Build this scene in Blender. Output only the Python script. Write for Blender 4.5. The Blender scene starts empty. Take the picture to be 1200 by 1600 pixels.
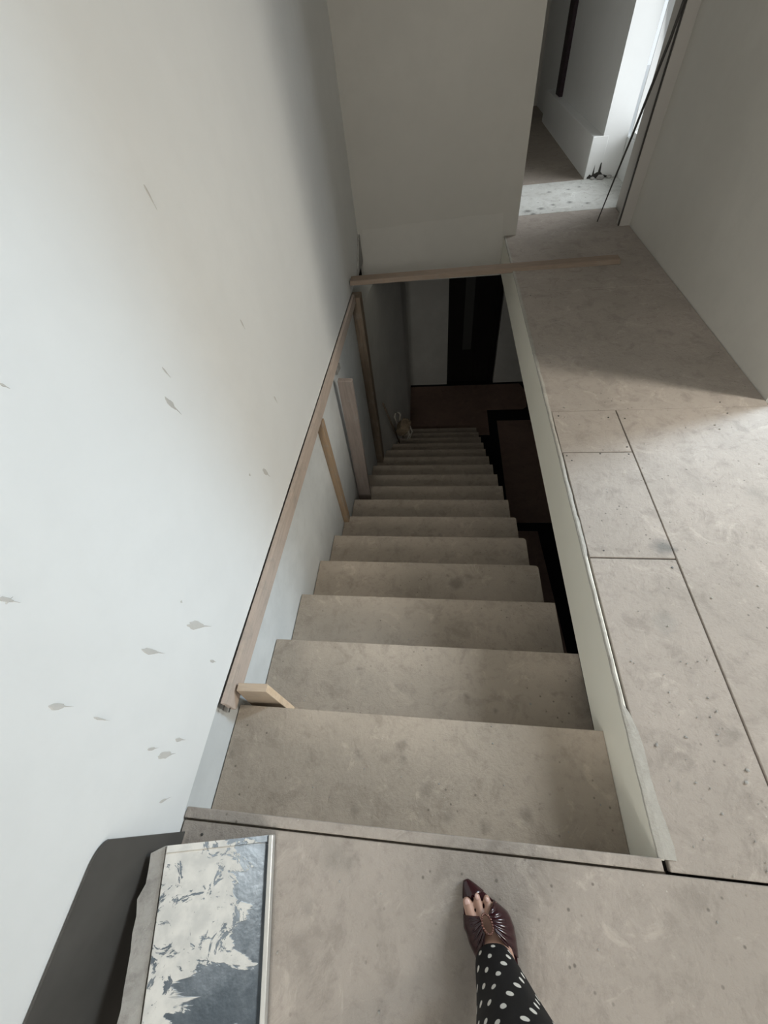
import bpy, bmesh, math, random
from mathutils import Vector, Matrix, noise
random.seed(7)
S = bpy.context.scene
COL = S.collection
PI = math.pi

# ------------------------------------------------------------------ camera
cd = bpy.data.cameras.new('camera'); cam = bpy.data.objects.new('camera', cd); COL.objects.link(cam)
cd.sensor_fit = 'VERTICAL'; cd.sensor_height = 36.0; cd.lens = 36.0 * 632.965 / 1600.0
cd.clip_start = 0.02; cd.clip_end = 60
ax, ay, az = 0.657933903, 0.127967016, 0.00731097
RC = Matrix.Rotation(az, 3, 'Z') @ Matrix.Rotation(ax, 3, 'X') @ Matrix.Rotation(ay, 3, 'Y')
cam.matrix_world = Matrix.Translation((0, 0.0179, 1.3271)) @ RC.to_4x4()
S.camera = cam

# ------------------------------------------------------------------ world, lights, exposure
W = bpy.data.worlds.new('world'); S.world = W; W.use_nodes = True
W.node_tree.nodes['Background'].inputs[0].default_value = (0.86, 0.93, 1.0, 1)
W.node_tree.nodes['Background'].inputs[1].default_value = 2.0
S.view_settings.view_transform = 'Standard'; S.view_settings.look = 'None'
S.view_settings.exposure = -0.93; S.view_settings.gamma = 1.0; S.view_settings.use_curve_mapping = False

def area(name, loc, direction, sx, sy, power, color, spread=PI):
    l = bpy.data.lights.new(name, 'AREA'); l.shape = 'RECTANGLE'; l.size = sx; l.size_y = sy
    l.energy = power; l.color = color; l.spread = spread
    o = bpy.data.objects.new(name, l); COL.objects.link(o)
    o.location = loc; o.rotation_euler = Vector(direction).to_track_quat('-Z', 'Y').to_euler()
    return o
# daylight entering through the windows of the room on the right and of the hall
XW = 3.20
area('daylight_window_near', (XW - .03, 1.12, 1.80), (-1, 0, -.75), .17, 1.45, 60, (1.0, .95, .85), math.radians(115))
area('daylight_window_far', (XW - .03, 2.30, 1.80), (-1, 0, -.75), .32, 1.45, 122, (.64, .83, 1.0), math.radians(115))
area('fill_light_back', (-.28, -2.45, 1.80), (.2, 1, -.2), .8, 1.4, 130, (1.0, .97, .90))  # added fill lamp in front of the solid back wall
area('fill_light_basement', (3.22, 4.6, -1.6), (-1, 0, -.1), 1.2, 1.0, 2.8, (1.0, .97, .92))  # added fill lamp for the dark lower level, no window there
area('daylight_hall_window', (1.70, 4.79, 1.25), (-1, 0, -.25), .78, 1.8, 32, (.93, .97, 1.0), math.radians(120))

CX, CY, CZ = 0, .0179, 1.3271
def hit(px, py, axis, val):
    d = RC @ Vector(((px - 600) / 632.965, -(py - 800) / 632.965, -1)); c = Vector((CX, CY, CZ))
    return c + d * ((val - c[axis]) / d[axis])
# ------------------------------------------------------------------ material helpers
class NT:
    def __init__(s, name):
        s.m = bpy.data.materials.new(name); s.m.use_nodes = True; s.t = s.m.node_tree
        s.b = s.t.nodes['Principled BSDF']; s._pos = None
    def n(s, typ, ins=None, **kw):
        nd = s.t.nodes.new(typ)
        for k, v in kw.items(): setattr(nd, k, v)
        for k, v in (ins or {}).items(): s.set(nd.inputs[k], v)
        return nd
    def set(s, sock, v):
        if hasattr(v, 'is_linked') or isinstance(v, bpy.types.NodeSocket): s.t.links.new(v, sock)
        else: sock.default_value = v
    def pos(s):
        if s._pos is None: s._pos = s.n('ShaderNodeNewGeometry').outputs['Position']
        return s._pos
    def noise(s, scale, detail=4, rough=.55, vec=None, dist=0):
        nd = s.n('ShaderNodeTexNoise', {'Vector': vec or s.pos(), 'Scale': scale, 'Detail': detail, 'Roughness': rough, 'Distortion': dist})
        return nd.outputs[0]
    def ramp(s, v, a, b, lo=0.0, hi=1.0):
        nd = s.n('ShaderNodeMapRange', {0: v, 1: a, 2: b, 3: lo, 4: hi}); nd.interpolation_type = 'SMOOTHSTEP'
        return nd.outputs[0]
    def math(s, op, a, b=0.0, c=0.0):
        nd = s.n('ShaderNodeMath', {0: a, 1: b, 2: c}); nd.operation = op; return nd.outputs[0]
    def mix(s, f, a, b):
        nd = s.n('ShaderNodeMix', data_type='RGBA')
        s.set(nd.inputs[0], f)
        for i, v in ((6, a), (7, b)):
            if isinstance(v, tuple): v = (*v, 1) if len(v) == 3 else v
            s.set(nd.inputs[i], v)
        return nd.outputs[2]
    def vmap(s, scale):
        nd = s.n('ShaderNodeVectorMath', {0: s.pos(), 1: scale}); nd.operation = 'MULTIPLY'; return nd.outputs[0]
    def blob(s, p, r0, r1, ns=30, amp=.02):
        if not hasattr(s, '_warp'):
            w = s.n('ShaderNodeTexNoise', {'Vector': s.pos(), 'Scale': ns, 'Detail': 3})
            o = s.n('ShaderNodeVectorMath', {0: w.outputs['Color'], 1: (.5, .5, .5)}); o.operation = 'SUBTRACT'
            o2 = s.n('ShaderNodeVectorMath', {0: o.outputs[0], 1: (amp * 2, amp * 2, amp * 2), 2: s.pos()}); o2.operation = 'MULTIPLY_ADD'
            s._warp = o2.outputs[0]
        d = s.n('ShaderNodeVectorMath', {0: s._warp, 1: p}); d.operation = 'DISTANCE'
        return s.ramp(d.outputs['Value'], r0, r1, 1, 0)
    def done(s, col, rough=.8, bump=None, bstr=.2, bdist=.002, spec=.3, metal=0.0):
        if isinstance(col, tuple) and len(col) == 3: col = (*col, 1)
        s.set(s.b.inputs['Base Color'], col); s.set(s.b.inputs['Roughness'], rough)
        s.set(s.b.inputs['Metallic'], metal); s.b.inputs['Specular IOR Level'].default_value = spec
        if bump is not None:
            bn = s.n('ShaderNodeBump', {'Height': bump, 'Strength': bstr, 'Distance': bdist})
            s.t.links.new(bn.outputs[0], s.b.inputs['Normal'])
        return s.m

def paint(name, c, var=.06, rough=.62, bstr=.12, spec=.3):
    t = NT(name)
    a = t.ramp(t.noise(1.6, 3), .3, .7)
    b = t.ramp(t.noise(9, 5, .65), .35, .75)
    dk = tuple(x * (1 - var) for x in c); dk2 = tuple(x * (1 - var * 1.5) for x in c)
    col = t.mix(t.math('MULTIPLY', b, .5), t.mix(a, c, dk), dk2)
    return t.done(col, rough, t.noise(160, 3, .6), bstr, .001, spec)

def board_mat(name, c1, c2, dark, stains=(), rough=.82, specks=1.0, white=.5, vs=30.0, th=(.47, .6)):
    t = NT(name)
    col = t.mix(t.ramp(t.noise(2.3, 4, .6), .32, .68), c1, c2)
    col = t.mix(t.math('MULTIPLY', t.ramp(t.noise(11, 6, .7, dist=.6), .48, .70), .6), col, dark)
    col = t.mix(t.math('MULTIPLY', t.ramp(t.noise(38, 4, .7), .5, .72), .38), col, dark)
    # scuffed pale dust
    col = t.mix(t.math('MULTIPLY', t.ramp(t.noise(7, 5, .75, dist=1.2), .55, .70), .34), col, tuple(min(1, x * 1.45) for x in c1))
    # dark grit and pale crumbs
    v = t.n('ShaderNodeTexVoronoi', {'Vector': t.pos(), 'Scale': vs}); v.inputs['Randomness'].default_value = 1
    sp = t.math('MULTIPLY', t.ramp(v.outputs['Distance'], .05, .14, 1, 0), t.ramp(t.noise(4.5, 2), *th))
    col = t.mix(t.math('MULTIPLY', sp, .7 * specks), col, tuple(x * .42 for x in dark))
    v2 = t.n('ShaderNodeTexVoronoi', {'Vector': t.vmap((1.03, .97, 1.0)), 'Scale': 62.0})
    sp2 = t.math('MULTIPLY', t.ramp(v2.outputs['Distance'], .06, .13, 1, 0), t.ramp(t.noise(6.5, 2), .60, .68))
    col = t.mix(t.math('MULTIPLY', sp2, white), col, (.62, .6, .55))
    for (p, r0, r1, f, cc) in stains:
        col = t.mix(t.math('MULTIPLY', t.blob(p, r0, r1), f), col, cc)
    h = t.math('ADD', t.noise(90, 5, .7), t.math('MULTIPLY', t.noise(22, 4, .7, dist=1.0), .9))
    return t.done(col, rough, h, .6, .004, .25)

def wood_mat(name, c1, c2, axis=(1, 14, 14), dirt=.4, rough=.75):
    t = NT(name)
    g = t.noise(5.5, 6, .65, vec=t.vmap(axis), dist=.5)
    col = t.mix(t.ramp(g, .3, .7), c1, c2)
    col = t.mix(t.math('MULTIPLY', t.ramp(t.noise(13, 5, .7), .5, .72), dirt), col, (.30, .28, .25))
    return t.done(col, rough, g, .25, .002, .25)

M = {}
M['wall'] = paint('white_plaster_paint', (.79, .80, .795), .04, .5, .10)
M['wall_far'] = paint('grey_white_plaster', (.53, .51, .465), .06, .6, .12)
M['wall_lower'] = paint('raw_skim_plaster', (.66, .68, .68), .16, .6, .2)
M['wall_basement'] = paint('pale_grey_plaster', (.62, .61, .57), .12, .7, .2)
M['fascia'] = paint('ivory_paint', (.90, .875, .77), .03, .5, .06)
M['ceiling'] = paint('ceiling_paint', (.78, .78, .76), .03, .8, .05)
M['putty'] = board_mat('rough_filler', (.45, .43, .39), (.38, .36, .325), (.30, .28, .25), (), .9, .3, .8)
FC1, FC2, FDK = (.405, .358, .318), (.352, .312, .276), (.25, .22, .193)
smear = (.14, .14, .135)
M['floor'] = board_mat('dusty_cover_board', FC1, FC2, FDK, [
    ((.80, .89, 0), .005, .05, .75, smear), ((.83, .88, 0), .0, .03, .7, smear),
    ((.72, .60, 0), .015, .05, .35, (.27, .26, .24)), ((1.02, 1.18, 0), .0, .06, .35, (.3, .27, .24)),
    ((.80, 1.50, 0), .0, .025, .35, (.2, .19, .17)), ((1.1, .9, 0), .0, .018, .5, (.2, .18, .16))] + [(tuple(hit(px, py, 2, 0)), .0, r, .4, (.22, .205, .18)) for (px, py, r) in [(520, 1340, .05), (545, 1352, .03), (1082, 1048, .016), (1040, 960, .03), (1180, 770, .05), (1150, 1150, .03), (900, 1330, .02), (480, 1420, .03), (1060, 1230, .016)]])
M['tread'] = board_mat('dusty_stair_cover', (.44, .375, .31), (.385, .33, .272), (.27, .228, .185), [
    ((.10, 1.10, -.72), .01, .05, .55, (.16, .14, .12)), ((.17, 1.14, -.72), .0, .03, .5, (.16, .14, .12)),
    ((.06, 1.15, -.72), .0, .02, .5, (.16, .14, .12)), ((.02, 1.67, -1.08), .0, .03, .45, (.16, .14, .12)),
    ] + [(tuple(hit(px, py, 2, -.18 * k)), .0, r, .5, (.17, .15, .125)) for (px, py, k, r) in
         [(628, 1165, 1, .026), (630, 1185, 1, .02), (555, 1266, 1, .026), (822, 1276, 1, .03), (758, 1290, 1, .022), (665, 1230, 1, .04), (700, 1275, 1, .03),
          (362, 1178, 1, .018), (560, 1180, 1, .02), (730, 1088, 2, .022), (775, 1112, 2, .02), (868, 1085, 2, .018), (560, 1045, 2, .018)]], white=.35)
M['stone'] = board_mat('pale_dust_screed', (.66, .67, .64), (.58, .58, .55), (.40, .39, .36), [(tuple(hit(px, py, 2, 0)), .0, r, .75, (.10, .10, .095)) for (px, py, r) in [(824, 330, .06), (845, 326, .05), (833, 334, .045), (864, 320, .035), (890, 316, .04), (918, 317, .04), (858, 300, .03), (888, 296, .03), (905, 292, .03)]], .8, 1.35, .8, 17.0, (.36, .5))
M['hall_floor'] = board_mat('brown_cover_board', (.36, .315, .27), (.31, .27, .235), (.24, .21, .18))
M['slab'] = NT('dark_subfloor').done((.03, .027, .025), .95, spec=.1)
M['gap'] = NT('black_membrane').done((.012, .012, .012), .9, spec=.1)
M['card'] = board_mat('brown_cardboard_sheet', (.22, .145, .115), (.19, .125, .10), (.14, .095, .075), (), .85, .3, .1)
M['wood_rail'] = wood_mat('dusty_pine', (.50, .41, .35), (.42, .35, .30), (14, 1, 14), .45)
M['wood_beam'] = wood_mat('brown_batten', (.32, .245, .19), (.26, .20, .155), (1, 14, 14), .25)
M['wood_raw'] = wood_mat('fresh_cut_pine', (.40, .28, .175), (.29, .215, .15), (14, 14, 1), .6)
M['wood_dark'] = wood_mat('weathered_post', (.25, .19, .14), (.18, .14, .105), (14, 14, 1), .4)
M['wood_plank'] = wood_mat('grey_brown_plank', (.30, .25, .222), (.24, .20, .18), (14, 14, 1), .5)
M['wood_stub'] = wood_mat('tan_offcut', (.48, .385, .29), (.41, .325, .25), (1, 14, 14), .25)
M['wood_end'] = wood_mat('pale_end_grain', (.72, .56, .40), (.62, .46, .31), (8, 8, 8), .1)
M['screw'] = NT('dull_screw').done((.10, .095, .09), .5, spec=.5, metal=.6)
M['door_dark'] = paint('near_black_door', (.02, .019, .018), .2, .35, .05, .4)
M['door_glass'] = NT('dark_glass').done((.07, .07, .068), .4, spec=.5)
M['purple'] = NT('dark_aubergine_frame').done((.022, .010, .015), .5)
M['rod'] = NT('dark_metal_rod').done((.035, .032, .028), .45, spec=.5)
M['white_trim'] = paint('hall_white', (.82, .83, .82), .03, .5, .05)
M['trim_grey'] = paint('jamb_paint', (.50, .475, .44), .04, .6, .05)
M['win'] = NT('white_window_frame').done((.8, .8, .78), .4)
M['sack'] = board_mat('tan_sack', (.30, .235, .16), (.25, .19, .13), (.17, .13, .09), (), .9, .2, .1)
M['sack_fold'] = board_mat('pale_bristle', (.46, .43, .37), (.40, .37, .32), (.3, .28, .24), (), .9, .2, .1)
M['ragged'] = board_mat('dusty_grey_board', (.40, .39, .37), (.33, .325, .31), (.22, .21, .20), (), .85, .8, .5)
M['alu'] = NT('dusty_aluminium').done((.66, .65, .62), .38, spec=.5, metal=.55)

def dark_patch():
    t = NT('dark_grey_patch')
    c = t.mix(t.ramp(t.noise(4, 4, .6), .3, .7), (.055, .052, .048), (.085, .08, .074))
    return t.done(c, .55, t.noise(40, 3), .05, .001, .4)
M['sheet'] = dark_patch()
def plate_mat():
    t = NT('plaster_smeared_metal')
    # trowel streaks run across the sheet; plaster has been scraped off in patches
    sx = t.vmap((5.5, 15, 5.5))
    big = t.noise(1.25, 5, .62, vec=sx, dist=.7)
    sep = t.n('ShaderNodeSeparateXYZ', {0: t.pos()})
    # more bare metal towards the right-hand edge of the sheet
    uu = t.math('ADD', t.math('MULTIPLY_ADD', sep.outputs[1], .2, .44), sep.outputs[0])
    near_shade = t.math('MULTIPLY', t.math('MAXIMUM', t.math('SUBTRACT', t.math('MULTIPLY', sep.outputs[1], -1.0), .22), 0.0), 1.1)  # person's shade put into the colour: darker, barer near end
    e = t.math('ADD', t.math('MULTIPLY_ADD', uu, 1.9, .17), near_shade)
    m1 = t.ramp(t.math('ADD', big, e), .53, .56)
    small = t.ramp(t.noise(16, 5, .75, dist=1.4), .555, .59)
    m = t.math('MAXIMUM', m1, small)
    pl = t.mix(t.ramp(t.noise(30, 4), .35, .7), (.62, .60, .56), (.50, .49, .465))
    bare = t.mix(t.ramp(t.noise(9, 4, .7), .35, .7), (.10, .12, .14), (.19, .215, .24))
    ridge = t.ramp(t.math('ABSOLUTE', t.math('SUBTRACT', t.noise(2.1, 2, .5, vec=t.vmap((2, 16, 2))), .5)), .0, .018, 1, 0)
    col = t.mix(t.math('MULTIPLY', ridge, 0.0), t.mix(m, pl, bare), (.62, .62, .6))
    t.set(t.b.inputs['Metallic'], t.math('MULTIPLY', m, .5))
    rg = t.ramp(m, 0, 1, .8, .34)
    h = t.math('SUBTRACT', t.noise(60, 4), t.math('MULTIPLY', m, .8))
    mm = t.done(col, rg, h, .35, .002, .4)
    t.set(t.b.inputs['Metallic'], t.math('MULTIPLY', m, .5))
    return mm
M['plate'] = plate_mat()

# ------------------------------------------------------------------ mesh helpers
def mesh(name, bm, mat=None, parent=None, smooth=False, mats=None):
    me = bpy.data.meshes.new(name)
    bmesh.ops.recalc_face_normals(bm, faces=bm.faces[:])
    bm.to_mesh(me); bm.free()
    for m in (mats or [mat]):
        me.materials.append(M[m] if isinstance(m, str) else m)
    if smooth:
        for p in me.polygons: p.use_smooth = True
    o = bpy.data.objects.new(name, me); COL.objects.link(o)
    if parent: o.parent = parent
    return o
def tag(o, label, cat, group=None):
    o['label'] = label; o['category'] = cat
    if group: o['group'] = group
    return o
def struct(o): o['kind'] = 'structure'; return o
def empty(name, loc=(0, 0, 0)):
    o = bpy.data.objects.new(name, None); o.empty_display_size = .1; COL.objects.link(o); o.location = loc
    return o
def hull(bm, pts):
    """box from 8 points: bottom ring 4 then top ring 4"""
    v = [bm.verts.new(p) for p in pts]
    for f in ((3, 2, 1, 0), (4, 5, 6, 7), (0, 1, 5, 4), (1, 2, 6, 5), (2, 3, 7, 6), (3, 0, 4, 7)):
        bm.faces.new([v[i] for i in f])
    return v
def box(bm, x0, x1, y0, y1, z0, z1):
    return hull(bm, [(x0, y0, z0), (x1, y0, z0), (x1, y1, z0), (x0, y1, z0), (x0, y0, z1), (x1, y0, z1), (x1, y1, z1), (x0, y1, z1)])
def bbox(x0, x1, y0, y1, z0, z1, bev=0.0, seg=1):
    bm = bmesh.new(); box(bm, x0, x1, y0, y1, z0, z1)
    if bev: bmesh.ops.bevel(bm, geom=bm.edges[:], offset=bev, segments=seg, affect='EDGES', profile=.6)
    return bm
def prism(bm, pts, d):
    """extrude a planar polygon by vector d"""
    a = [bm.verts.new(p) for p in pts]; b = [bm.verts.new(Vector(p) + Vector(d)) for p in pts]
    n = len(pts)
    bm.faces.new(a); bm.faces.new(b[::-1])
    for i in range(n): bm.faces.new((a[i], b[i], b[(i + 1) % n], a[(i + 1) % n]))
def rings(bm, rr, cap=True, closed=True):
    vs = [[bm.verts.new(p) for p in r] for r in rr]
    for a, b in zip(vs, vs[1:]):
        n = len(a)
        for i in range(n if closed else n - 1): bm.faces.new((a[i], a[(i + 1) % n], b[(i + 1) % n], b[i]))
    if cap: bm.faces.new(vs[0][::-1]); bm.faces.new(vs[-1])
    return vs
def tube(bm, pts, r, n=8):
    pts = [Vector(p) for p in pts]; rr = []
    for i, p in enumerate(pts):
        d = (pts[min(i + 1, len(pts) - 1)] - pts[max(i - 1, 0)]).normalized()
        u = d.orthogonal().normalized() if i == 0 else (u - d * u.dot(d)).normalized()
        w = d.cross(u); q = r[i] if isinstance(r, (list, tuple)) else r
        rr.append([p + (u * math.cos(2 * PI * k / n) + w * math.sin(2 * PI * k / n)) * q for k in range(n)])
    rings(bm, rr)
_sph = {}
class Acc:
    def __init__(s): s.v = []; s.f = []
def ell(bm, c, r, seg=16, rot=None):
    if isinstance(bm, Acc):
        if seg not in _sph:
            b = bmesh.new(); bmesh.ops.create_uvsphere(b, u_segments=seg, v_segments=max(6, seg // 2), radius=1)
            b.verts.index_update(); _sph[seg] = ([v.co.copy() for v in b.verts], [[v.index for v in f.verts] for f in b.faces]); b.free()
        vv, ff = _sph[seg]; m = (rot or Matrix.Identity(3)) @ Matrix.Diagonal(r); c = Vector(c); n = len(bm.v)
        bm.v += [m @ v + c for v in vv]; bm.f += [[i + n for i in f] for f in ff]
        return
    m = Matrix.Translation(c) @ (rot.to_4x4() if rot else Matrix.Identity(4)) @ Matrix.Diagonal((*r, 1))
    bmesh.ops.create_uvsphere(bm, u_segments=seg, v_segments=max(6, seg // 2), radius=1, matrix=m)

XL, XS, XE, XR = -.685, -.70, .525, 1.495          # wall skin, stair wall, floor edge, right wall
G, RISE, NS = .30633, .18, 16
ZB = -3.06                                          # lower floor
H = 2.70                                            # ceiling
YF = 3.92                                           # far wall

# ------------------------------------------------------------------ upper floor
bm = bmesh.new()
box(bm, -.83, 3.4, -2.6, -.040, -.27, -.022)
box(bm, XE + .016, 3.4, -.040, -.002, -.27, -.022)
box(bm, XE + .016, 3.4, -.002, 9.2, -.27, -.022)
box(bm, -.83, XE + .016, YF + .01, 9.2, -.27, -.022)
floor = struct(mesh('floor', bm, 'slab'))
def board(x0, x1, y0, y1, mat='floor', dz=0.0, name='floor_board', top=0.0):
    return mesh(name, bbox(x0, x1, y0, y1, -.021, top + dz, .0018), mat, floor)
g = .0022
board(XL + .004, 1.42, -1.24, -.0232)                       # landing where the person stands
board(1.42 + 2 * g, 3.18, -1.24, -.0232)
board(XL + .004, 1.42, -2.5, -1.24 - 2 * g)
board(1.42 + 2 * g, 3.18, -2.5, -1.24 - 2 * g)
nose = mesh('nosing_strip', bbox(XL + .002, .530, -.0185, .006, -.030, .004, .003, 2), 'floor', floor)
board(.546, .835 - g, -.018, .840 - g, dz=-.001)
board(.546, .835 - g, .840 + g, 1.380 - g, dz=.0005)
board(.544, .835 - g, 1.380 + g, 1.664 - .001, dz=-.0005)
board(.835 + g, 2.06, -.018, 1.664 - .001)
board(2.064, 3.18, -.018, 1.664 - .001)
board(.540, XR - .004, 1.664 + .001, 2.90, dz=-.0005)
board(1.64, 3.18, 1.664 + .001, 3.9, dz=-.0005)
board(.540, XR - .004, 2.902, 4.352, dz=-.001)
board(.62, 1.94, 4.355, 5.195, 'stone', .0, 'threshold_slab')
board(.62, XR + .3, 5.199, 9.1, 'hall_floor', -.001)
board(-.8, .616, 4.06, 9.1, 'hall_floor', -.001)
# screw heads near the board corners
sm = None
for (x, y) in [(.57, 1.63), (.56, 1.36), (.815, 1.365), (.82, 1.41), (.575, 1.33), (.83 - .02, .805), (.60, .87), (.79, 1.61), (.86, 1.60),
               (.70, 1.37), (1.30, 1.62), (.93, -.06), (-.62, -.05), (1.3, 1.70), (.60, 2.86)]:
    if sm is None:
        b2 = bmesh.new(); bmesh.ops.create_cone(b2, cap_ends=True, segments=8, radius1=.0038, radius2=.003, depth=.0022)
        o = mesh('screw_head', b2, 'screw', floor); sm = o.data
    else:
        o = bpy.data.objects.new('screw_head', sm); COL.objects.link(o); o.parent = floor
    o.location = (x, y, .0008)

# white fascia along the stair opening, with a rough line of filler on its top edge
fas = empty('trim_1', (XE, 0, -.13)); struct(fas)
def kid(o, p):
    o.parent = p; o.matrix_parent_inverse = Matrix.Translation(p.location).inverted(); return o
kid(mesh('fascia_board', bbox(XE, XE + .0145, .002, YF, -.262, -.0015, .0015), 'fascia'), fas)
bm = bmesh.new(); rows = []
N = 150
for i in range(N + 1):
    y = .004 + (YF - .01) * (i / N) ** 1.15
    n1 = noise.noise((y * 9, 1.3, 0)); n2 = noise.noise((y * 31, 7.7, 0)); n3 = noise.noise((y * 5, 4.1, 2))
    w = .016 + .003 * n1 + .002 * n2 + .0015 * noise.noise((y * 85, 9.2, 0))
    if y < .34: w += .019 * min(1, (.34 - y) / .10) * (1 + .35 * n1)
    elif .3 < y < .84: w = .010 + .003 * n2
    n4 = noise.noise((y * 85, 2.2, 0)); hgt = .0022 + .0010 * n2 + .0008 * n4
    x0 = XE - .0012 + .0012 * n2
    rows.append([(x0, y, -.004), (x0 + .002, y, hgt * .25), (XE + w * .35, y, hgt), (XE + w, y, hgt * .3), (XE + w + .001, y, -.004)])
vs = [[bm.verts.new(p) for p in r] for r in rows]
for a, b in zip(vs, vs[1:]):
    for k in range(4): bm.faces.new((a[k], a[k + 1], b[k + 1], b[k]))
kid(mesh('filler_seam', bm, 'putty'), fas)

# ------------------------------------------------------------------ walls of the upper level
def zedge(y): return -.0365 * max(0, y - .27) - .0 if y < 1.9 else -.0595 - .031 * (y - 1.9)
bm = bmesh.new()
ys = [-2.6, -.02, .0, .26] + [.27 + (YF - .27) * i / 24 for i in range(25)]
fr = []
for y in ys:
    zb = zedge(y) + (noise.noise((y * 14, 0, 3)) * .003 if y > 0 else 0) + .005
    if y < 0: zb = -.02
    fr.append([(XL, y, zb), (XL, y, H), (-.83, y, H), (-.83, y, zb)])
rings(bm, fr)
wl = struct(mesh('wall_left', bm, 'wall'))
bm = bmesh.new()
box(bm, -.83, XS, -.02, .268, ZB, .02)
hull(bm, [(-.83, .268, ZB), (XS, .268, ZB), (XS, 3.42, ZB), (-.83, 3.42, ZB), (-.83, .268, -.03), (XS, .268, -.03), (XS, 3.42, -.14), (-.83, 3.42, -.14)])
box(bm, -.86, -.80, -.02, 3.9, -.3, .1)
wll = struct(mesh('wall_left_lower', bm, 'wall_lower'))
bm = bmesh.new()
hull(bm, [(-.83, 3.40, ZB), (-.675, 3.40, ZB), (-.455, 5.05, ZB), (-.83, 5.05, ZB), (-.83, 3.40, -.30), (-.675, 3.40, -.30), (-.455, 5.05, -.30), (-.83, 5.05, -.30)])
hull(bm, [(-.83, 5.05, ZB), (-.455, 5.05, ZB), (-.50, 6.29, ZB), (-.83, 6.29, ZB), (-.83, 5.05, -.30), (-.455, 5.05, -.30), (-.50, 6.29, -.30), (-.83, 6.29, -.30)])
struct(mesh('wall_left_basement', bm, 'wall_basement'))
bm = bmesh.new()
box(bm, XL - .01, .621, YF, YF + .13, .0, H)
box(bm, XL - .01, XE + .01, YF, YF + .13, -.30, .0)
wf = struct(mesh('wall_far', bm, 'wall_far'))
# slightly lighter band along the bottom of the far wall
bm = bmesh.new(); pts = [(XL + .002, YF, -.3)]
for i in range(31):
    x = -.64 + (.50 + .64) * i / 30
    pts.append((x, YF, .13 + .035 * i / 30 + .012 * noise.noise((x * 6, 2, 0))))
pts += [(.512, YF, .0), (.512, YF, -.3)]
prism(bm, pts, (0, -.0015, 0))
mesh('pale_band', bm, paint('pale_band_paint', (.57, .55, .505), .07, .65, .15), wf)
# loose sliver of board in the corner above the beam
bm = bmesh.new()
prism(bm, [(-.684, 3.60, -.10), (-.684, 3.915, -.10), (-.684, 3.915, .10), (-.684, 3.86, .09), (-.684, 3.72, -.02)], (.016, 0, 0))
mesh('corner_sliver', bm, 'ragged', wl)
M['wall_right'] = paint('right_wall_plaster', (.64, .62, .57), .06, .6, .12)
struct(mesh('wall_right', bbox(XR, XR + .12, 1.705, 3.93, -.02, H), 'wall_right'))
struct(mesh('wall_hall_right', bbox(XR + .005, XR + .35, 4.02, 4.372, -.02, H), 'trim_grey'))
trim2 = struct(mesh('trim_2', bbox(1.416, 1.60, 3.93, 4.012, -.02, H, .003), 'trim_grey'))
mesh('shadow_gap_strip', bbox(1.4075, 1.4158, 3.934, 3.95, .0, H), 'rod', trim2)  # dark strip standing in for the shadow gap beside the jamb
# hall end of the window recess, plinth and wall running on
bm = bmesh.new()
box(bm, XR, 1.71, 5.2, 9.2, -.02, H)
struct(mesh('wall_hall_recess', bm, 'white_trim'))
struct(mesh('baseboard_hall', bbox(1.405, XR + .05, 5.198, 7.95, -.02, .312, .004), 'white_trim'))
struct(mesh('trim_3', bbox(1.455, XR + .004, 7.30, 7.55, .313, H), 'purple'))
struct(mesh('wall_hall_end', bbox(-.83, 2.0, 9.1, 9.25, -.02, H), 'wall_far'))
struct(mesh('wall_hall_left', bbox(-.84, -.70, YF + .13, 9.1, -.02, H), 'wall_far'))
# right room and back
struct(mesh('wall_back', bbox(-.83, 3.4, -2.62, -2.5, -.02, H), 'wall'))
struct(mesh('wall_room_end', bbox(1.615, 3.4, 3.80, 3.95, -.02, H), 'wall'))
def window_wall(name, x0, x1, spans, ylo, yhi, z0, z1, mat):
    bm = bmesh.new(); y = ylo
    for (a, b) in spans:
        box(bm, x0, x1, y, a, -.02, H); box(bm, x0, x1, a, b, -.02, z0); box(bm, x0, x1, a, b, z1, H); y = b
    box(bm, x0, x1, y, yhi, -.02, H)
    return struct(mesh(name, bm, mat))
SP = [(.93, 1.27), (2.05, 2.55)]
window_wall('wall_room_right', XW, XW + .18, SP, -2.62, 3.95, 1.05, 2.55, 'wall')
def win_frame(name, x, y0, y1, z0, z1, fw=.03):
    w = struct(empty(name, (x, (y0 + y1) / 2, z0)))
    for (a, b, c, d, nm) in ((y0, y1, z0, z0 + .04, 'sill_rail'), (y0, y1, z1 - .04, z1, 'head_rail'), (y0, y0 + .03, z0 + .04, z1 - .04, 'stile'), (y1 - fw, y1, z0 + .04, z1 - .04, 'stile')):
        kid(mesh(nm, bbox(x, x + .05, a, b, c, d, .002), 'win'), w)
    return w
win_frame('window_1', XW + .06, .93, 1.27, 1.05, 2.55)
win_frame('window_2', XW + .06, 2.05, 2.55, 1.05, 2.55)
# hall window beyond the recess
bm = bmesh.new(); box(bm, 1.712, 3.38, 4.372, 9.1, -.02, .285); box(bm, 1.712, 2.0, 4.372, 5.2, 2.35, H)
struct(mesh('wall_hall_window', bm, 'white_trim'))
win_frame('window_3', 1.735, 4.375, 5.205, .286, 2.35, .010)
bm = bmesh.new(); box(bm, -.84, 3.4, -2.62, 9.25, H, H + .1)
struct(mesh('ceiling', bm, 'ceiling'))

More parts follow.
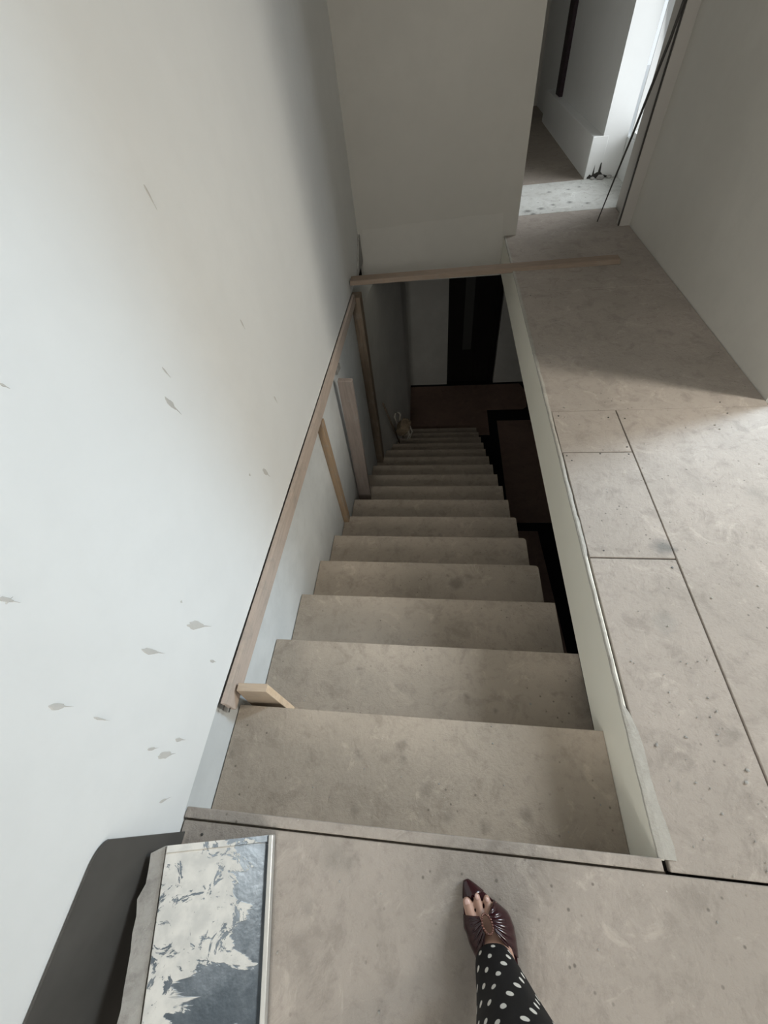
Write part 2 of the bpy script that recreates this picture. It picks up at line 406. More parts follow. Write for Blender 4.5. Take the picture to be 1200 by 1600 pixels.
# grey splashes of filler stuck to the left wall: (Y, Z, length, width, angle)
def dab(y, z, l, w, ang, seed):
    rnd = random.Random(seed); bm = bmesh.new(); n = 18; pts = []
    for i in range(n):
        a = 2 * PI * i / n
        r = 1 + .28 * noise.noise((math.cos(a) * 1.7 + seed * 3.1, math.sin(a) * 1.7, seed)) + rnd.uniform(-.12, .12)
        u, v = math.cos(a) * l / 2 * r, math.sin(a) * w / 2 * r * (1 - .55 * max(0, math.cos(a)))
        if i == 0: u *= 1.9
        pts.append((0, y + u * math.cos(ang) - v * math.sin(ang), z + u * math.sin(ang) + v * math.cos(ang)))
    c = bm.verts.new((XL + .0016, y, z)); vs = [bm.verts.new((XL + .0001, p[1], p[2])) for p in pts]
    mid = [bm.verts.new((XL + .0013, y + (p[1] - y) * .8, z + (p[2] - z) * .8)) for p in pts]
    for i in range(n):
        j = (i + 1) % n
        bm.faces.new((vs[i], vs[j], mid[j], mid[i])); bm.faces.new((mid[i], mid[j], c))
    return mesh('filler_splash', bm, 'dab', wl)
M['dab'] = paint('grey_filler_splash', (.60, .585, .555), .2, .8, .3)
for i, (px, py, dx, dy, wpx) in enumerate([(232, 303, 9, 17, 7), (267, 631, 9, 9, 10), (378, 505, 3, 6, 4), (258, 580, 5, 6, 4), (415, 738, 4, 4, 6), (430, 623, 2, 4, 3),
        (306, 977, 14, 1, 9), (236, 1018, 14, 2, 7), (90, 1104, 15, 0, 11), (10, 937, 14, 3, 9), (155, 1123, 10, 2, 3), (280, 1156, 6, 0, 4), (237, 1170, 7, -1, 4),
        (258, 1180, 11, -2, 8), (255, 1251, 6, -3, 4), (332, 1033, 4, 1, 3), (283, 940, 1, 1, 3), (5, 602, 6, 3, 5), (12, 940, 4, -4, 4), (390, 742, 1, 1, 3)]):
    a = hit(px - dx, py - dy, 0, XL); b = hit(px + dx, py + dy, 0, XL); c = hit(px, py, 0, XL)
    l = max(.006, math.hypot(b.y - a.y, b.z - a.z)); e = hit(px - dy * wpx / 30, py + dx * wpx / 30, 0, XL)
    sc = l / max(1e-6, 2 * math.hypot(dx, dy))
    dab(c.y, c.z, l, max(.004, wpx * sc * .8), math.atan2(b.z - a.z, b.y - a.y), i + 1)

# ------------------------------------------------------------------ staircase
st = empty('staircase', (0, 0, ZB)); tag(st, 'straight flight of dusty brown covered stairs going down between white walls', 'staircase')
def bx(y): return max(XS + .004, -.675 + (y - 3.40) * .22 / 1.65 + .003) if y > 3.38 else XS + .004
def tread_mesh(x1, rad, xa=XS + .004, xb=XS + .004):
    bm = bmesh.new(); pts = [(xa, -G - .012, 0), (xb, 0, 0)]
    if rad:
        for i in range(7):
            a = PI / 2 - PI / 2 * i / 6
            pts.append((x1 - rad + rad * math.cos(a), -rad + rad * math.sin(a), 0))
    else: pts.append((x1, 0, 0))
    pts.append((x1, -G - .012, 0))
    prism(bm, pts, (0, 0, -.022))
    return bm
tm = {}
for k in range(1, NS + 1):
    rad = {4: .022, 5: .022, 6: .016, 7: .008}.get(k, 0)
    x1 = .5235 if k == 1 else .556 if k < 8 else .562 if k < 13 else .572
    xa, xb = bx(k * G - G - .012), bx(k * G)
    key = (x1, rad, xb)
    if key not in tm:
        o = mesh('tread', tread_mesh(x1, rad, xa, xb), 'tread', st); tm[key] = o.data
        bv = None
    else:
        o = bpy.data.objects.new('tread', tm[key]); COL.objects.link(o); o.parent = st
    o.matrix_parent_inverse = Matrix.Translation(st.location).inverted()
    dy = {3: -.003, 6: -.006}.get(k, 0)
    o.location = (0, k * G + dy, -k * RISE)
rm = None
for k in range(0, NS + 1):
    if rm is None or k >= 11:
        o = mesh('riser', bbox(bx(k * G), .55, -.036, -.018, -RISE, -.022), 'tread', st); rm = o.data
    else:
        o = bpy.data.objects.new('riser', rm); COL.objects.link(o); o.parent = st
    o.matrix_parent_inverse = Matrix.Translation(st.location).inverted()
    o.location = (0, k * G, -k * RISE)
    if k >= 11: rm = rm
for (xa, xb, ns) in ((XS + .01, XS + .05, 10), (.49, .535, NS)):
    bm = bmesh.new()
    zl = max(ZB + .004, -ns * RISE - .35)
    prism(bm, [(xa, .0, -.62), (xa, (ns - 1) * G, zl), (xa, (ns - 1) * G, -ns * RISE - .035), (xa, .0, -.215)], (xb - xa, 0, 0))
    kid(mesh('stringer', bm, 'slab'), st)

# ------------------------------------------------------------------ lower level
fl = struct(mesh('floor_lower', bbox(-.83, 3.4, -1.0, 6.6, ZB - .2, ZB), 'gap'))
def sheet(pts, z=.005):
    bm = bmesh.new(); prism(bm, [(x, y, ZB + .0005) for x, y in pts], (0, 0, z)); return mesh('cover_sheet', bm, 'card', fl)
sheet([(-.50, 4.93), (.79, 4.93), (.79, 5.535), (1.36, 5.535), (1.43, 5.60), (1.45, 6.05), (1.38, 6.23), (-.49, 6.23)])
sheet([(.925, 3.24), (1.9, 3.24), (1.9, 5.26), (.925, 5.26)])
sheet([(.70, 1.0), (1.36, 1.0), (1.33, 1.72), (1.255, 3.105), (.70, 3.105)])
bm = bmesh.new()
YB = 6.29
box(bm, -.83, .142, YB, YB + .14, ZB, -.27); box(bm, .942, 3.4, YB, YB + .14, ZB, -.27); box(bm, .142, .942, YB, YB + .14, ZB + 2.12, -.27)
struct(mesh('wall_basement_far', bm, 'wall_basement'))
struct(mesh('wall_basement_right', bbox(3.3, 3.4, -1.0, YB, ZB, -.27), 'wall_basement'))
struct(mesh('wall_basement_back', bbox(-.83, 3.4, -1.1, -1.0, ZB, -.27), 'wall_basement'))
struct(mesh('wall_leak_backing', bbox(.0, 1.1, YB + .14, YB + .2, ZB, -.27), 'gap'))  # unseen backing added to stop light leaking round the door
d1 = struct(empty('door_1', (.54, YB + .12, ZB)))
kid(mesh('door_leaf', bbox(.150, .934, YB + .06, YB + .10, ZB + .01, ZB + 2.11, .003), 'door_dark'), d1)
kid(mesh('glass_panel', bbox(.385, .525, YB + .05, YB + .0599, ZB + .62, ZB + 1.98, .002), 'door_glass'), d1)
for x in (.16, .60, .86):
    kid(mesh('door_stile', bbox(x, x + .06, YB + .045, YB + .0599, ZB + .05, ZB + 2.1, .003), 'door_dark'), d1)

# ------------------------------------------------------------------ loose timber
# ledger rail fixed along the wall just under the floor level
bm = bmesh.new(); fr = []
for i in range(13):
    y = .272 + (3.285 - .272) * i / 12; z = zedge(y) - .0025; h = .082 - .012 * i / 12
    x1 = XL + .0225; x0 = XL + .0030
    fr.append([(x0, y, z), (x1, y, z), (x1, y, z - h), (x0, y, z - h)])
rings(bm, fr)
rail = empty('ledger_rail', (XL, .272, -.05)); tag(rail, 'long dusty pine rail fixed along the left wall above the stairs', 'wooden rail')
kid(mesh('rail_board', bm, 'wood_rail'), rail)
for (dx, dz) in ((.006, -.012), (.014, -.040)):
    bm = bmesh.new(); tube(bm, [(XL - .002 + dx, .285, zedge(.27) - .02 + dz), (XL - .002 + dx, .258, zedge(.27) - .02 + dz)], .0022, 6)
    kid(mesh('nail', bm, 'screw'), rail)
# short upright offcut at the head of the rail, standing on the second tread
bm = bmesh.new(); hull(bm, [(-.695, .318, -.3595), (-.555, .322, -.3595), (-.555, .347, -.3595), (-.697, .343, -.3595), (-.654, .318, -.030), (-.556, .322, -.036), (-.556, .347, -.034), (-.654, .343, -.028)])
bmesh.ops.bevel(bm, geom=bm.edges[:], offset=.0012, segments=1, affect='EDGES')
stub = mesh('wood_offcut', bm, mats=['wood_stub', 'wood_end'])
for p in stub.data.polygons:
    if p.normal.x > .8: p.material_index = 1
tag(stub, 'short upright pine offcut at the near end of the wall rail', 'wood offcut')
# thin raw batten leaning on the stair wall
def leaning(name, y0, y1, zb, zt, x0, x1, ytb, ytt, mat, lab, cat, capmat=None):
    bm = bmesh.new()
    hull(bm, [(x0, y0, zb), (x1, y0, zb), (x1, y1, zb), (x0, y1, zb), (x0, ytb, zt), (x1, ytb, zt), (x1, ytt, zt), (x0, ytt, zt)])
    bmesh.ops.bevel(bm, geom=bm.edges[:], offset=.002, segments=1, affect='EDGES')
    return tag(mesh(name, bm, mat), lab, cat)
leaning('wood_batten', 1.775, 1.828, -1.0795, -.150, -.6995, -.660, 1.79, 1.843, 'wood_raw', 'thin orange pine batten standing upright on the stairs under the rail', 'wood batten')
bm = bmesh.new(); hull(bm, [(-.6985, 2.285, -1.4395), (-.592, 2.285, -1.4395), (-.592, 2.325, -1.4395), (-.6985, 2.325, -1.4395), (-.664, 2.295, -.215), (-.568, 2.295, -.222), (-.568, 2.335, -.222), (-.664, 2.335, -.215)])
bmesh.ops.bevel(bm, geom=bm.edges[:], offset=.002, segments=1, affect='EDGES')
tag(mesh('wood_plank', bm, 'wood_plank'), 'wide grey brown plank standing against the stair wall beyond the batten', 'wood plank')
bm = bmesh.new(); hull(bm, [(-.699, 2.41, -.24), (-.685, 2.41, -.24), (-.685, 2.52, -.26), (-.699, 2.52, -.26), (-.699, 2.42, -.205), (-.688, 2.42, -.205), (-.688, 2.53, -.225), (-.699, 2.53, -.225)])
mesh('mortar_patch', bm, 'ragged', wll)
leaning('wood_post', 3.29, 3.40, -1.9795, -.135, -.6995, -.625, 3.29, 3.40, 'wood_dark', 'tall dark weathered post below the left end of the beam', 'wood post')
bm = bmesh.new(); hull(bm, [(-.698, 2.70, -1.78), (-.692, 2.70, -1.78), (-.692, 2.74, -1.79), (-.698, 2.74, -1.79), (-.698, 2.70, -1.62), (-.692, 2.70, -1.62), (-.692, 2.73, -1.63), (-.698, 2.73, -1.63)])
mesh('mortar_patch', bm, 'putty', wll)
# beam laid across the opening
bm = bmesh.new()
hull(bm, [(-.678, 3.255, -.028), (1.25, 3.235, .0012), (1.25, 3.325, .0012), (-.678, 3.36, -.028), (-.678, 3.262, .004), (1.245, 3.242, .032), (1.245, 3.322, .032), (-.678, 3.352, .004)])
bmesh.ops.bevel(bm, geom=bm.edges[:], offset=.002, segments=1, affect='EDGES')
beam = mesh('timber_beam', bm, 'wood_beam'); tag(beam, 'long brown timber batten laid across the far end of the stair opening', 'timber beam')
# rod leaning in the hall
bm = bmesh.new()
tube(bm, [(1.278, 4.055, .002), (1.313, 4.035, .27), (1.342, 4.00, .52), (1.362, 3.965, .75), (1.385, 3.935, .98), (1.398, 3.921, 1.20), (1.400, 3.919, 1.6)], [.004, .006, .0075, .009, .009, .009, .009], 8)
tag(mesh('metal_rod', bm, 'rod', smooth=True), 'thin dark rod leaning against the door jamb in the hall', 'rod')
# broken plaster at the foot of the recess
for i, (x, y, sz, lab) in enumerate([(1.475, 5.165, .022, 'small grey plaster lump nearest the plinth corner in the hall'), (1.545, 5.16, .034, 'largest lump of broken grey plaster at the foot of the hall recess'), (1.63, 5.172, .025, 'grey plaster lump beside the leaning rod below the hall window')]):
    bm = bmesh.new(); bmesh.ops.create_icosphere(bm, subdivisions=2, radius=sz)
    for v in bm.verts:
        v.co *= 1 + .35 * noise.noise(v.co * 40 + Vector((i * 5, 0, 0))); v.co.z *= .55
    o = mesh('rubble_lump', bm, 'ragged'); o.location = (x, y, sz * .42)
    tag(o, lab, 'rubble', 'broken plaster lumps in the hall')
bm = bmesh.new()
pts = []
for i in range(25):
    x = 1.43 + .2 * i / 24; pts.append((x, 5.1985, .045 + .05 * abs(noise.noise((x * 30, 0, 0))) + (.075 if i in (6, 12, 13) else 0) - .04 * abs(i - 11) / 12))
prism(bm, [(1.43, 5.1985, .0)] + pts + [(1.63, 5.1985, .0)], (0, -.002, 0))
mesh('torn_patch', bm, 'rod', bpy.data.objects['wall_hall_recess'])

# sack and broom stick at the bottom of the flight
sack = empty('tan_sack', (-.475, 4.12, -2.34)); tag(sack, 'crumpled tan sack lying on the lower stairs by the left wall', 'sack')
bm = bmesh.new(); bmesh.ops.create_icosphere(bm, subdivisions=4, radius=1)
for v in bm.verts:
    p = v.co.copy(); e = .55
    p = Vector([math.copysign(abs(c) ** e, c) for c in p])
    f = 1 + .22 * noise.noise(v.co * 2.3) + .12 * noise.noise(v.co * 6)
    v.co = Vector((p.x * .066, p.y * .085, p.z * .12)) * f
bmesh.ops.rotate(bm, verts=bm.verts[:], matrix=Matrix.Rotation(.5, 3, 'Y') @ Matrix.Rotation(.35, 3, 'X'))
o = mesh('sack_body', bm, 'sack', sack, True); o.location = (.02, .0, .165)
for k, (a, b, c) in enumerate([((.10, -.02, .22), (.135, -.03, .12), (.10, -.06, .03)), ((.075, -.05, .22), (.10, -.07, .11), (.07, -.09, .03)), ((-.02, .0, .28), (-.01, .03, .36), (-.04, .02, .40)), ((-.05, -.02, .25), (-.08, .0, .33), (-.07, .02, .38))]):
    bm = bmesh.new(); tube(bm, [a, b, c], [.012, .013, .009], 6); mesh('sack_fold', bm, 'sack_fold', sack, True)
bm = bmesh.new(); tube(bm, [(-.535, 4.20, -2.515), (-.58, 3.90, -1.90), (-.612, 3.70, -1.47)], .011, 8)
tag(mesh('broom_stick', bm, 'wood_dark', smooth=True), 'thin stick leaning on the dim wall behind the tan sack', 'stick')

# ------------------------------------------------------------------ sheets stacked against the left wall, lower left
A0, A1 = Vector((-.433, -.035, .0)), Vector((-.370, -.347, .0))
B0, B1 = Vector((-.626, -.070, .15)), Vector((-.563, -.332, .15))
L = (A1 - A0).normalized()
A2 = A0 + L * .80; B2 = B0 + (B1 - B0).normalized() * .80
nrm = (A1 - A0).cross(B0 - A0).normalized()
if nrm.z < 0: nrm = -nrm
fs = empty('framed_sheet', (-.40, -.35, 0)); tag(fs, 'plaster smeared metal sheet with pale rim leaning at the left wall', 'metal sheet')
def slab4(bm, a, b, c, d, th):
    o = nrm * th
    hull(bm, [a, b, c, d, a + o, b + o, c + o, d + o])
up = Vector((0, 0, .004))
bm = bmesh.new(); slab4(bm, A0 + up, A2 + up, B2 + up, B0 + up, .006)
kid(mesh('sheet_panel', bm, 'plate'), fs)
# far rim: a low folded edge, right rim: a bright angle along the floor
acr = (B0 - A0).normalized(); bm = bmesh.new()
slab4(bm, A0 + up + nrm * .006, A0 + L * .013 + up + nrm * .006, B0 + L * .013 + up + nrm * .006, B0 + up + nrm * .006, .006)
kid(mesh('far_rim', bm, 'plate'), fs)
bm = bmesh.new(); rt = Vector((.011, .002, 0))
q0, q2 = A0 + Vector((.003, .001, .001)), A2 + Vector((.003, .001, .001))
hull(bm, [q0, q0 + rt, q2 + rt, q2, q0 + Vector((0, 0, .022)), q0 + rt + Vector((0, 0, .022)), q2 + rt + Vector((0, 0, .022)), q2 + Vector((0, 0, .022))])
bmesh.ops.bevel(bm, geom=bm.edges[:], offset=.0015, segments=1, affect='EDGES')
kid(mesh('edge_angle', bm, 'alu'), fs)
# ragged board behind it
bm = bmesh.new(); fr = []
for i in range(31):
    t = i / 30; p = B0 + (B2 - B0) * t
    rg = .008 * noise.noise((t * 16, 3, 0)) + .004 * noise.noise((t * 50, 1, 0)) + (.012 if i < 3 else 0)
    xo = max(-.667, p.x - .047 + rg) if False else p.x - .045 + rg
    z1 = .150 + .004 * noise.noise((t * 9, 8, 0))
    fr.append([(p.x - .004, p.y, .002), (p.x - .003, p.y, z1 + .003), (xo, p.y - .016, z1 + .004), (xo - .001, p.y - .016, .002)])
rings(bm, fr)
tag(mesh('ragged_board', bm, 'ragged'), 'dusty grey board with a torn edge between metal sheet and wall', 'board')
# thin dark patch, flat against the wall
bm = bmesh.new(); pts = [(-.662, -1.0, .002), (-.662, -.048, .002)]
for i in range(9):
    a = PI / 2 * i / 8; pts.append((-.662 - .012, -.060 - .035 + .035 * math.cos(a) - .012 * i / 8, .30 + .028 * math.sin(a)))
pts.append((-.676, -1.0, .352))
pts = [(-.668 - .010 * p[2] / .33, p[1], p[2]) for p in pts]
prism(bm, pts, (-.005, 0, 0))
tag(mesh('dark_patch', bm, 'sheet'), 'flat dark grey patch against the bright wall, lower left', 'sheet')

# ------------------------------------------------------------------ person
M['skin'] = NT('skin').done((.47, .285, .215), .5, spec=.4)
M['nail'] = NT('nail').done((.72, .48, .42), .25, spec=.5)
M['shoe'] = NT('burgundy_patent').done((.028, .004, .007), .16, spec=.6)
M['shoe_in'] = NT('burgundy_lining').done((.05, .010, .014), .5)
M['bead'] = NT('buckle_beads').done((.20, .09, .07), .12, spec=.9, metal=.4)
M['top'] = NT('black_knit').done((.012, .012, .014), .8)
M['hair'] = NT('dark_hair').done((.02, .013, .009), .5)
M['eye'] = NT('eye').done((.6, .6, .58), .2)
def dots():
    t = NT('black_polka_dot_cloth')
    uv = t.n('ShaderNodeUVMap').outputs[0]; sp = t.n('ShaderNodeSeparateXYZ', {0: uv})
    PV, PU = .040, .034
    v = t.math('DIVIDE', sp.outputs[1], PV); row = t.math('FLOOR', v)
    off = t.math('MULTIPLY', t.math('MODULO', row, 2.0), .5)
    u = t.math('ADD', t.math('DIVIDE', sp.outputs[0], PU), t.math('ADD', off, t.math('MULTIPLY', row, .11)))
    du = t.math('MULTIPLY', t.math('SUBTRACT', t.math('FRACT', u), .5), PU / .0046)
    dv = t.math('MULTIPLY', t.math('SUBTRACT', t.math('FRACT', v), .5), PV / .0085)
    d = t.math('SQRT', t.math('ADD', t.math('MULTIPLY', du, du), t.math('MULTIPLY', dv, dv)))
    col = t.mix(t.ramp(d, .9, 1.1, 1, 0), (.006, .006, .007), (.70, .68, .62))
    return t.done(col, .75, t.noise(50, 3), .15, .002, .25)
M['dots'] = dots()

per = empty('person', (.06, -.33, 0)); tag(per, 'person in black polka dot trousers and burgundy pointed sandals on the landing', 'person')
# foot frame: s runs back from the shoe tip, t to the right
TIP = Vector((.071, -.074, 0)); FB = Vector((.34, -.94, 0)).normalized(); FT = Vector((-FB.y, FB.x, 0))
def fp(tip, s, t, z): return tip + FB * s + FT * t + Vector((0, 0, z))
TIPL = Vector((-.048, -.336, 0))
def foot_parts(bm, tip, m):
    """m=1 right foot (big toe on the left), m=-1 left foot"""
    # toes: (lateral at tip, tip s, root lateral, root s, radius)
    for (t0, s0, t1, s1, r) in ((-.012, .037, -.014, .082, .0112), (.0125, .032, .0085, .082, .0086), (.0335, .042, .0265, .085, .0080), (.047, .056, .0415, .090, .0074), (.057, .072, .053, .095, .0068)):
        pts = [(t0, s0, .020), (t0 + (t1 - t0) * .35, s0 + (s1 - s0) * .35, .0245), (t0 + (t1 - t0) * .7, s0 + (s1 - s0) * .7, .025), (t1, s1, .027)]
        for (a, b) in zip(pts, pts[1:]):
            for k in range(5):
                f = k / 4; c = fp(tip, a[1] + (b[1] - a[1]) * f, m * (a[0] + (b[0] - a[0]) * f), a[2] + (b[2] - a[2]) * f)
                ell(bm, c, (r, r, r * .92), 10)
    # ball, instep, heel and ankle: (s, t, z, radius across, radius up)
    prof = [(.080, .017, .024, .037, .012), (.095, .018, .029, .039, .017), (.115, .018, .040, .037, .023), (.140, .016, .060, .036, .032), (.170, .012, .074, .033, .036), (.200, .010, .085, .031, .036), (.225, .009, .088, .029, .030)]
    for (a, b) in zip(prof, prof[1:]):
        for k in range(3):
            f = k / 3; q = [x + (y - x) * f for x, y in zip(a, b)]
            ell(bm, fp(tip, q[0], m * q[1], q[2]), (q[3], .022, q[4]), 14, Matrix.Rotation(math.atan2(FT.y, FT.x), 3, 'Z'))
def cap(bm, pts):
    for (a, b) in zip(pts, pts[1:]):
        n = 7
        for k in range(n):
            f = k / n; c = Vector(a[:3]).lerp(Vector(b[:3]), f); r = a[3] + (b[3] - a[3]) * f
            ell(bm, c, (r, r, r), 12)
    ell(bm, pts[-1][:3], (pts[-1][3],) * 3, 12)
bm = Acc()
foot_parts(bm, TIP, 1); foot_parts(bm, TIPL, -1)
an = fp(TIP, .205, .010, .10); anl = fp(TIPL, .205, -.010, .10)
cap(bm, [(*an, .033), (an.x - .005, an.y - .002, .20, .036), (.128, -.275, .34, .046), (.120, -.285, .50, .050), (.110, -.31, .72, .066), (.10, -.34, .90, .078)])
cap(bm, [(*anl, .033), (anl.x + .01, anl.y - .01, .20, .036), (-.0, -.50, .34, .046), (.0, -.46, .50, .050), (.0, -.40, .72, .066), (.01, -.36, .90, .078)])
ell(bm, (.055, -.36, .96), (.155, .105, .12), 20)
ell(bm, (.055, -.37, 1.12), (.120, .085, .14), 20); ell(bm, (.055, -.375, 1.27), (.145, .095, .12), 20)
cap(bm, [(.055, -.375, 1.34, .055), (.055, -.355, 1.44, .046)])
ell(bm, (.055, -.335, 1.545), (.072, .090, .108), 20); ell(bm, (.055, -.300, 1.485), (.050, .055, .045), 14)
ell(bm, (.055, -.242, 1.53), (.011, .014, .018), 8); ell(bm, (.055, -.250, 1.492), (.022, .010, .008), 8)
for s in (-1, 1): ell(bm, (.055 + s * .072, -.345, 1.535), (.008, .018, .028), 8)
for s in (-1, 1):
    x0 = .055
    el = (x0 + s * .235, -.36, 1.08); wr = (x0 + s * .085 - .03, -.155, 1.345)
    cap(bm, [(x0 + s * .155, -.38, 1.345, .046), (*el, .036), (*wr, .024)])
    d = (Vector((0, -.055, 1.372)) - Vector(wr)).normalized()
    pc = Vector(wr) + d * .045
    ell(bm, pc, (.026, .034, .026), 12)
    for k in range(4):
        r0 = pc + Vector((s * -.004, .018, .022 - .015 * k)); ln = (.055, .062, .058, .046)[k]
        m1 = r0 + Vector((-s * ln * .35, ln * .35, .006)); m2 = m1 + Vector((-s * ln * .45, ln * .02, .004))
        cap(bm, [(*r0, .0085), (*m1, .008), (*m2, .007)])
    r0 = pc + Vector((-s * .016, -.012, .012)); m1 = r0 + Vector((-s * .022, .016, .018)); m2 = m1 + Vector((-s * .016, .016, .006))
    cap(bm, [(*r0, .0105), (*m1, .0095), (*m2, .0085)])
tmpm = bpy.data.meshes.new('body_tmp'); tmpm.from_pydata(bm.v, [], bm.f); tmpm.materials.append(M['skin'])
tmp = bpy.data.objects.new('body_tmp', tmpm); COL.objects.link(tmp)
md = tmp.modifiers.new('r', 'REMESH'); md.mode = 'VOXEL'; md.voxel_size = .0032
m2 = tmp.modifiers.new('s', 'SMOOTH'); m2.iterations = 3; m2.factor = .5
dg = bpy.context.evaluated_depsgraph_get()
me = bpy.data.meshes.new_from_object(tmp.evaluated_get(dg)); me.name = 'body'
bpy.data.objects.remove(tmp)
for p in me.polygons: p.use_smooth = True
body = bpy.data.objects.new('body', me); COL.objects.link(body); kid(body, per)
# nails
for (t0, s0, r) in ((-.012, .033, .0075), (.0122, .029, .0052), (.033, .039, .0048)):
    bm = bmesh.new(); ell(bm, fp(TIP, s0 + .004, t0, .0285), (r * .85, r * 1.15, .0022), 12, Matrix.Rotation(math.atan2(FT.y, FT.x), 3, 'Z'))
    kid(mesh('toenail', bm, 'nail', smooth=True), body)
# shoes
def outline(s, m):
    if s < .075: w = .004 + .0575 * (s / .075) ** .85
    elif s < .10: w = .0615
    else: w = .0615 - .035 * min(1, (s - .10) / .12)
    c = .021 * min(1, s / .085) if s < .12 else .021 - .011 * min(1, (s - .12) / .1)
    wl = w * (.74 if s < .12 else .8); wr = w * .93
    return m * (c - w * .84), m * (c + w * .80)
def shoe(tip, m):
    sh = empty('sandal', tip); kid(sh, per); sh.location = tip
    bm = bmesh.new(); fr = []
    for i in range(27):
        s = .25 * (i / 26) ** 1.25; a, b = outline(s, m)
        z = .010 + (.055 * min(1, max(0, s - .08) / .13) ** 1.2)
        fr.append([fp(tip, s, a, z - .007), fp(tip, s, b, z - .007), fp(tip, s, b, z), fp(tip, s, a, z)])
    rings(bm, fr); kid2(mesh('sole', bm, 'shoe_in'), sh, tip)
    # pointed toe cap: low curved shell over the tip
    bm = bmesh.new(); fr = []
    for i in range(9):
        s = .0005 + .0285 * i / 8; a, b = outline(s, m); a -= m * .0015; b += m * .0015; hh = .004 + .012 * (i / 8) ** .8
        fr.append([fp(tip, s + (.003 * math.sin(PI * k / 10) if i == 8 else 0), a + (b - a) * k / 10, .004 + .006 + hh * math.sin(PI * k / 10) ** .7) for k in range(11)])
    rings(bm, fr, cap=False, closed=False)
    o = kid2(mesh('toe_cap', bm, 'shoe', smooth=True), sh, tip); sol(o, .0015)
    # pleated straps left and right of the buckle
    for side in (-1, 1):
        bm = bmesh.new(); fr = []
        n1 = 16
        for i in range(n1 + 1):
            f = i / n1                                   # from sole edge to buckle
            row = []
            for k in range(25):
                g2 = k / 24
                # fan: wide at the sole, gathered at the buckle
                s_e = (.054 + .078 * g2) if side * m < 0 else (.048 + .095 * g2)
                s_b = .062 + .026 * g2
                s = s_e + (s_b - s_e) * f ** 1.1
                a, b = outline(s_e, m); e = a if side * m < 0 else b
                tb = m * (.016 + side * m * .011)
                t = e * 1.04 + (tb - e * 1.04) * f
                zt = .044 + .022 * g2
                z0 = .008 + .055 * min(1, max(0, s_e - .08) / .13) ** 1.2
                z = z0 + (zt - z0) * math.sin(f * PI / 2) ** .55 + .0026 * math.sin(g2 * 6 * 2 * PI) * (.3 + .7 * math.sin(PI * min(1, f * .9 + .1)))
                row.append(fp(tip, s, t, z + .003))
            fr.append(row)
        rings(bm, fr, cap=False, closed=False)
        o = kid2(mesh('pleated_strap', bm, 'shoe', smooth=True), sh, tip); sol(o, .0018)
    # buckle: ring of beads
    bk = None
    bm = bmesh.new()
    for k in range(22):
        a = 2 * PI * k / 22
        s = .075 + .0145 * math.sin(a); t = m * .016 + .0105 * math.cos(a)
        ell(bm, fp(tip, s, t, .052 + (s - .065) * .85), (.0026,) * 3, 8)
    kid2(mesh('beaded_buckle', bm, 'bead', smooth=True), sh, tip)
    bm = bmesh.new(); h = fp(tip, .232, m * .011, 0)
    tube(bm, [(h.x, h.y, .001), (h.x, h.y, .03), (h.x, h.y, .062)], [.006, .008, .020], 12)
    kid2(mesh('heel', bm, 'shoe', smooth=True), sh, tip)
def kid2(o, p, tip):
    o.parent = p; o.matrix_parent_inverse = (Matrix.Translation(tip)).inverted(); return o
def sol(o, th):
    md = o.modifiers.new('thickness', 'SOLIDIFY'); md.thickness = th; md.offset = 0
shoe(TIP, 1); shoe(TIPL, -1)
# trousers: two lofted legs meeting at the hips
def legloft(bm, uvl, prof, seed, u0):
    n = 48; rr = []; ln = 0
    for i, (z, cx, cy, rx, ry) in enumerate(prof):
        row = []
        for k in range(n):
            a = 2 * PI * k / n - PI / 2
            fold = 1 + (.045 * math.sin(3 * a + seed + z * 5) + .03 * math.sin(5 * a + 2 * seed - z * 9)) * max(0, 1 - z / .8) + .03 * noise.noise((math.cos(a) * 2 + seed, math.sin(a) * 2, z * 6))
            zz = z + (.016 * math.cos(a - PI / 2) if i == 0 else 0)
            ca, sa = math.cos(a), math.sin(a)
            row.append((cx + rx * fold * math.copysign(abs(ca) ** .85, ca), cy + ry * fold * math.copysign(abs(sa) ** .85, sa), zz))
        rr.append(row)
    vs = [[bm.verts.new(p) for p in r] for r in rr]
    for i, (a, b) in enumerate(zip(vs, vs[1:])):
        for k in range(n):
            f = bm.faces.new((a[k], a[(k + 1) % n], b[(k + 1) % n], b[k]))
            for lp, (kk, ii) in zip(f.loops, ((k, i), (k + 1, i), (k + 1, i + 1), (k, i + 1))):
                R = (prof[ii][3] + prof[ii][4]) * .5 * .75 + .016
                lp[uvl].uv = (u0 + 2 * PI * (kk / n - .5) * R, prof[ii][0])
def interp(keys, n):
    out = []
    for i in range(n + 1):
        z = keys[0][0] + (keys[-1][0] - keys[0][0]) * i / n
        for a, b in zip(keys, keys[1:]):
            if a[0] <= z <= b[0] + 1e-9:
                f = (z - a[0]) / (b[0] - a[0]); out.append(tuple(x + (y - x) * f for x, y in zip(a, b))); break
    return out
bm = bmesh.new(); uvl = bm.loops.layers.uv.new('UVMap')
legloft(bm, uvl, interp([(.080, .126, -.230, .045, .068), (.14, .130, -.238, .053, .066), (.22, .132, -.252, .062, .068), (.35, .133, -.272, .077, .076), (.50, .128, -.288, .083, .084), (.75, .115, -.315, .092, .10), (.90, .10, -.345, .10, .115), (.98, .085, -.36, .125, .125)], 30), 1.0, 0.0)
legloft(bm, uvl, interp([(.080, .025, -.525, .044, .064), (.22, .015, -.53, .060, .068), (.35, .008, -.515, .072, .076), (.50, .002, -.475, .083, .084), (.75, .0, -.41, .092, .10), (.90, .01, -.37, .10, .115), (.98, .025, -.36, .125, .125)], 30), 2.3, .4)
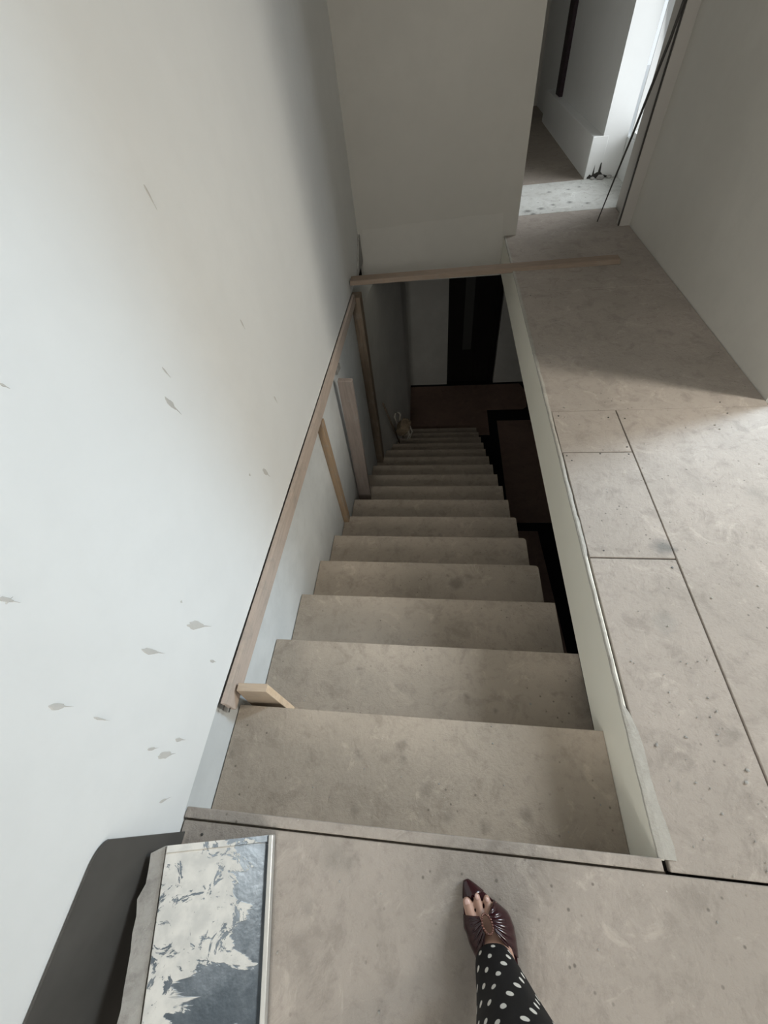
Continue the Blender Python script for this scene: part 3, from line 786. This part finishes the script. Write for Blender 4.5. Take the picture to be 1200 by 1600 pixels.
legloft(bm, uvl, interp([(.93, .055, -.36, .172, .128), (1.0, .055, -.36, .165, .122), (1.08, .055, -.365, .135, .105)], 5), .5, .1)
tr = mesh('trousers', bm, 'dots', smooth=True); kid(tr, per); sol(tr, .003)
# knit top
bm = bmesh.new(); uvl = bm.loops.layers.uv.new('UVMap')
legloft(bm, uvl, interp([(1.06, .055, -.368, .140, .108), (1.15, .055, -.37, .130, .098), (1.28, .055, -.375, .160, .108), (1.37, .055, -.375, .150, .085), (1.42, .055, -.365, .062, .058)], 14), 3.1, 0)
tp = mesh('knit_top', bm, 'top', smooth=True); kid(tp, per); sol(tp, .003)
bm = bmesh.new(); bmesh.ops.create_uvsphere(bm, u_segments=28, v_segments=18, radius=1)
for v in list(bm.verts):
    p = v.co
    long = max(0, -p.y) * (.9 if p.z < 0 else .2)
    v.co = Vector((.055 + p.x * .084, -.347 + p.y * .100, 1.562 + p.z * (.108 if p.z > 0 else .108 + .10 * long)))
bmesh.ops.delete(bm, geom=[v for v in bm.verts if v.co.y > -.315 and v.co.z < 1.585], context='VERTS')
hr = mesh('hair', bm, 'hair', smooth=True); kid(hr, per); sol(hr, .008)
for s in (-1, 1):
    bm = bmesh.new(); ell(bm, (.055 + s * .028, -.258, 1.548), (.011, .008, .008), 10)
    kid(mesh('eye', bm, 'eye', smooth=True), body)

# ------------------------------------------------------------------ plaster crumbs scattered about
def crumbs(name, spots, mat, parent, seed):
    rnd = random.Random(seed); bm = bmesh.new()
    for (x, y, z) in spots:
        r = rnd.uniform(.001, .0028) if rnd.random() < .95 else rnd.uniform(.003, .0045)
        m = Matrix.Translation((x, y, z + r * .45)) @ Matrix.Rotation(rnd.uniform(0, 6), 4, 'Z') @ Matrix.Diagonal((r * rnd.uniform(.7, 1.5), r, r * .7, 1))
        bmesh.ops.create_icosphere(bm, subdivisions=1, radius=1, matrix=m)
    o = mesh(name, bm, mat, parent); o['kind'] = 'stuff'; return o
rnd = random.Random(3); sp = []
for _ in range(170):
    x, y = rnd.uniform(-.4, 1.4), rnd.uniform(-.45, 3.0)
    if -.02 < y and x < .56: x = rnd.uniform(.57, 1.45)
    sp.append((x, y, .0))
for _ in range(40): sp.append((rnd.uniform(.56, .85), rnd.uniform(.0, .5), .0))
crumbs('plaster_crumbs', sp[:115], 'putty', floor, 5); crumbs('floor_grit', sp[115:], 'ragged', floor, 6)
sp = []
for k in range(1, 9):
    for _ in range(16 if k < 5 else 7): sp.append((rnd.uniform(-.68, .5), k * G - rnd.uniform(.01, .28), -k * RISE))
o = crumbs('stair_grit', sp, 'ragged', None, 8); kid(o, st)
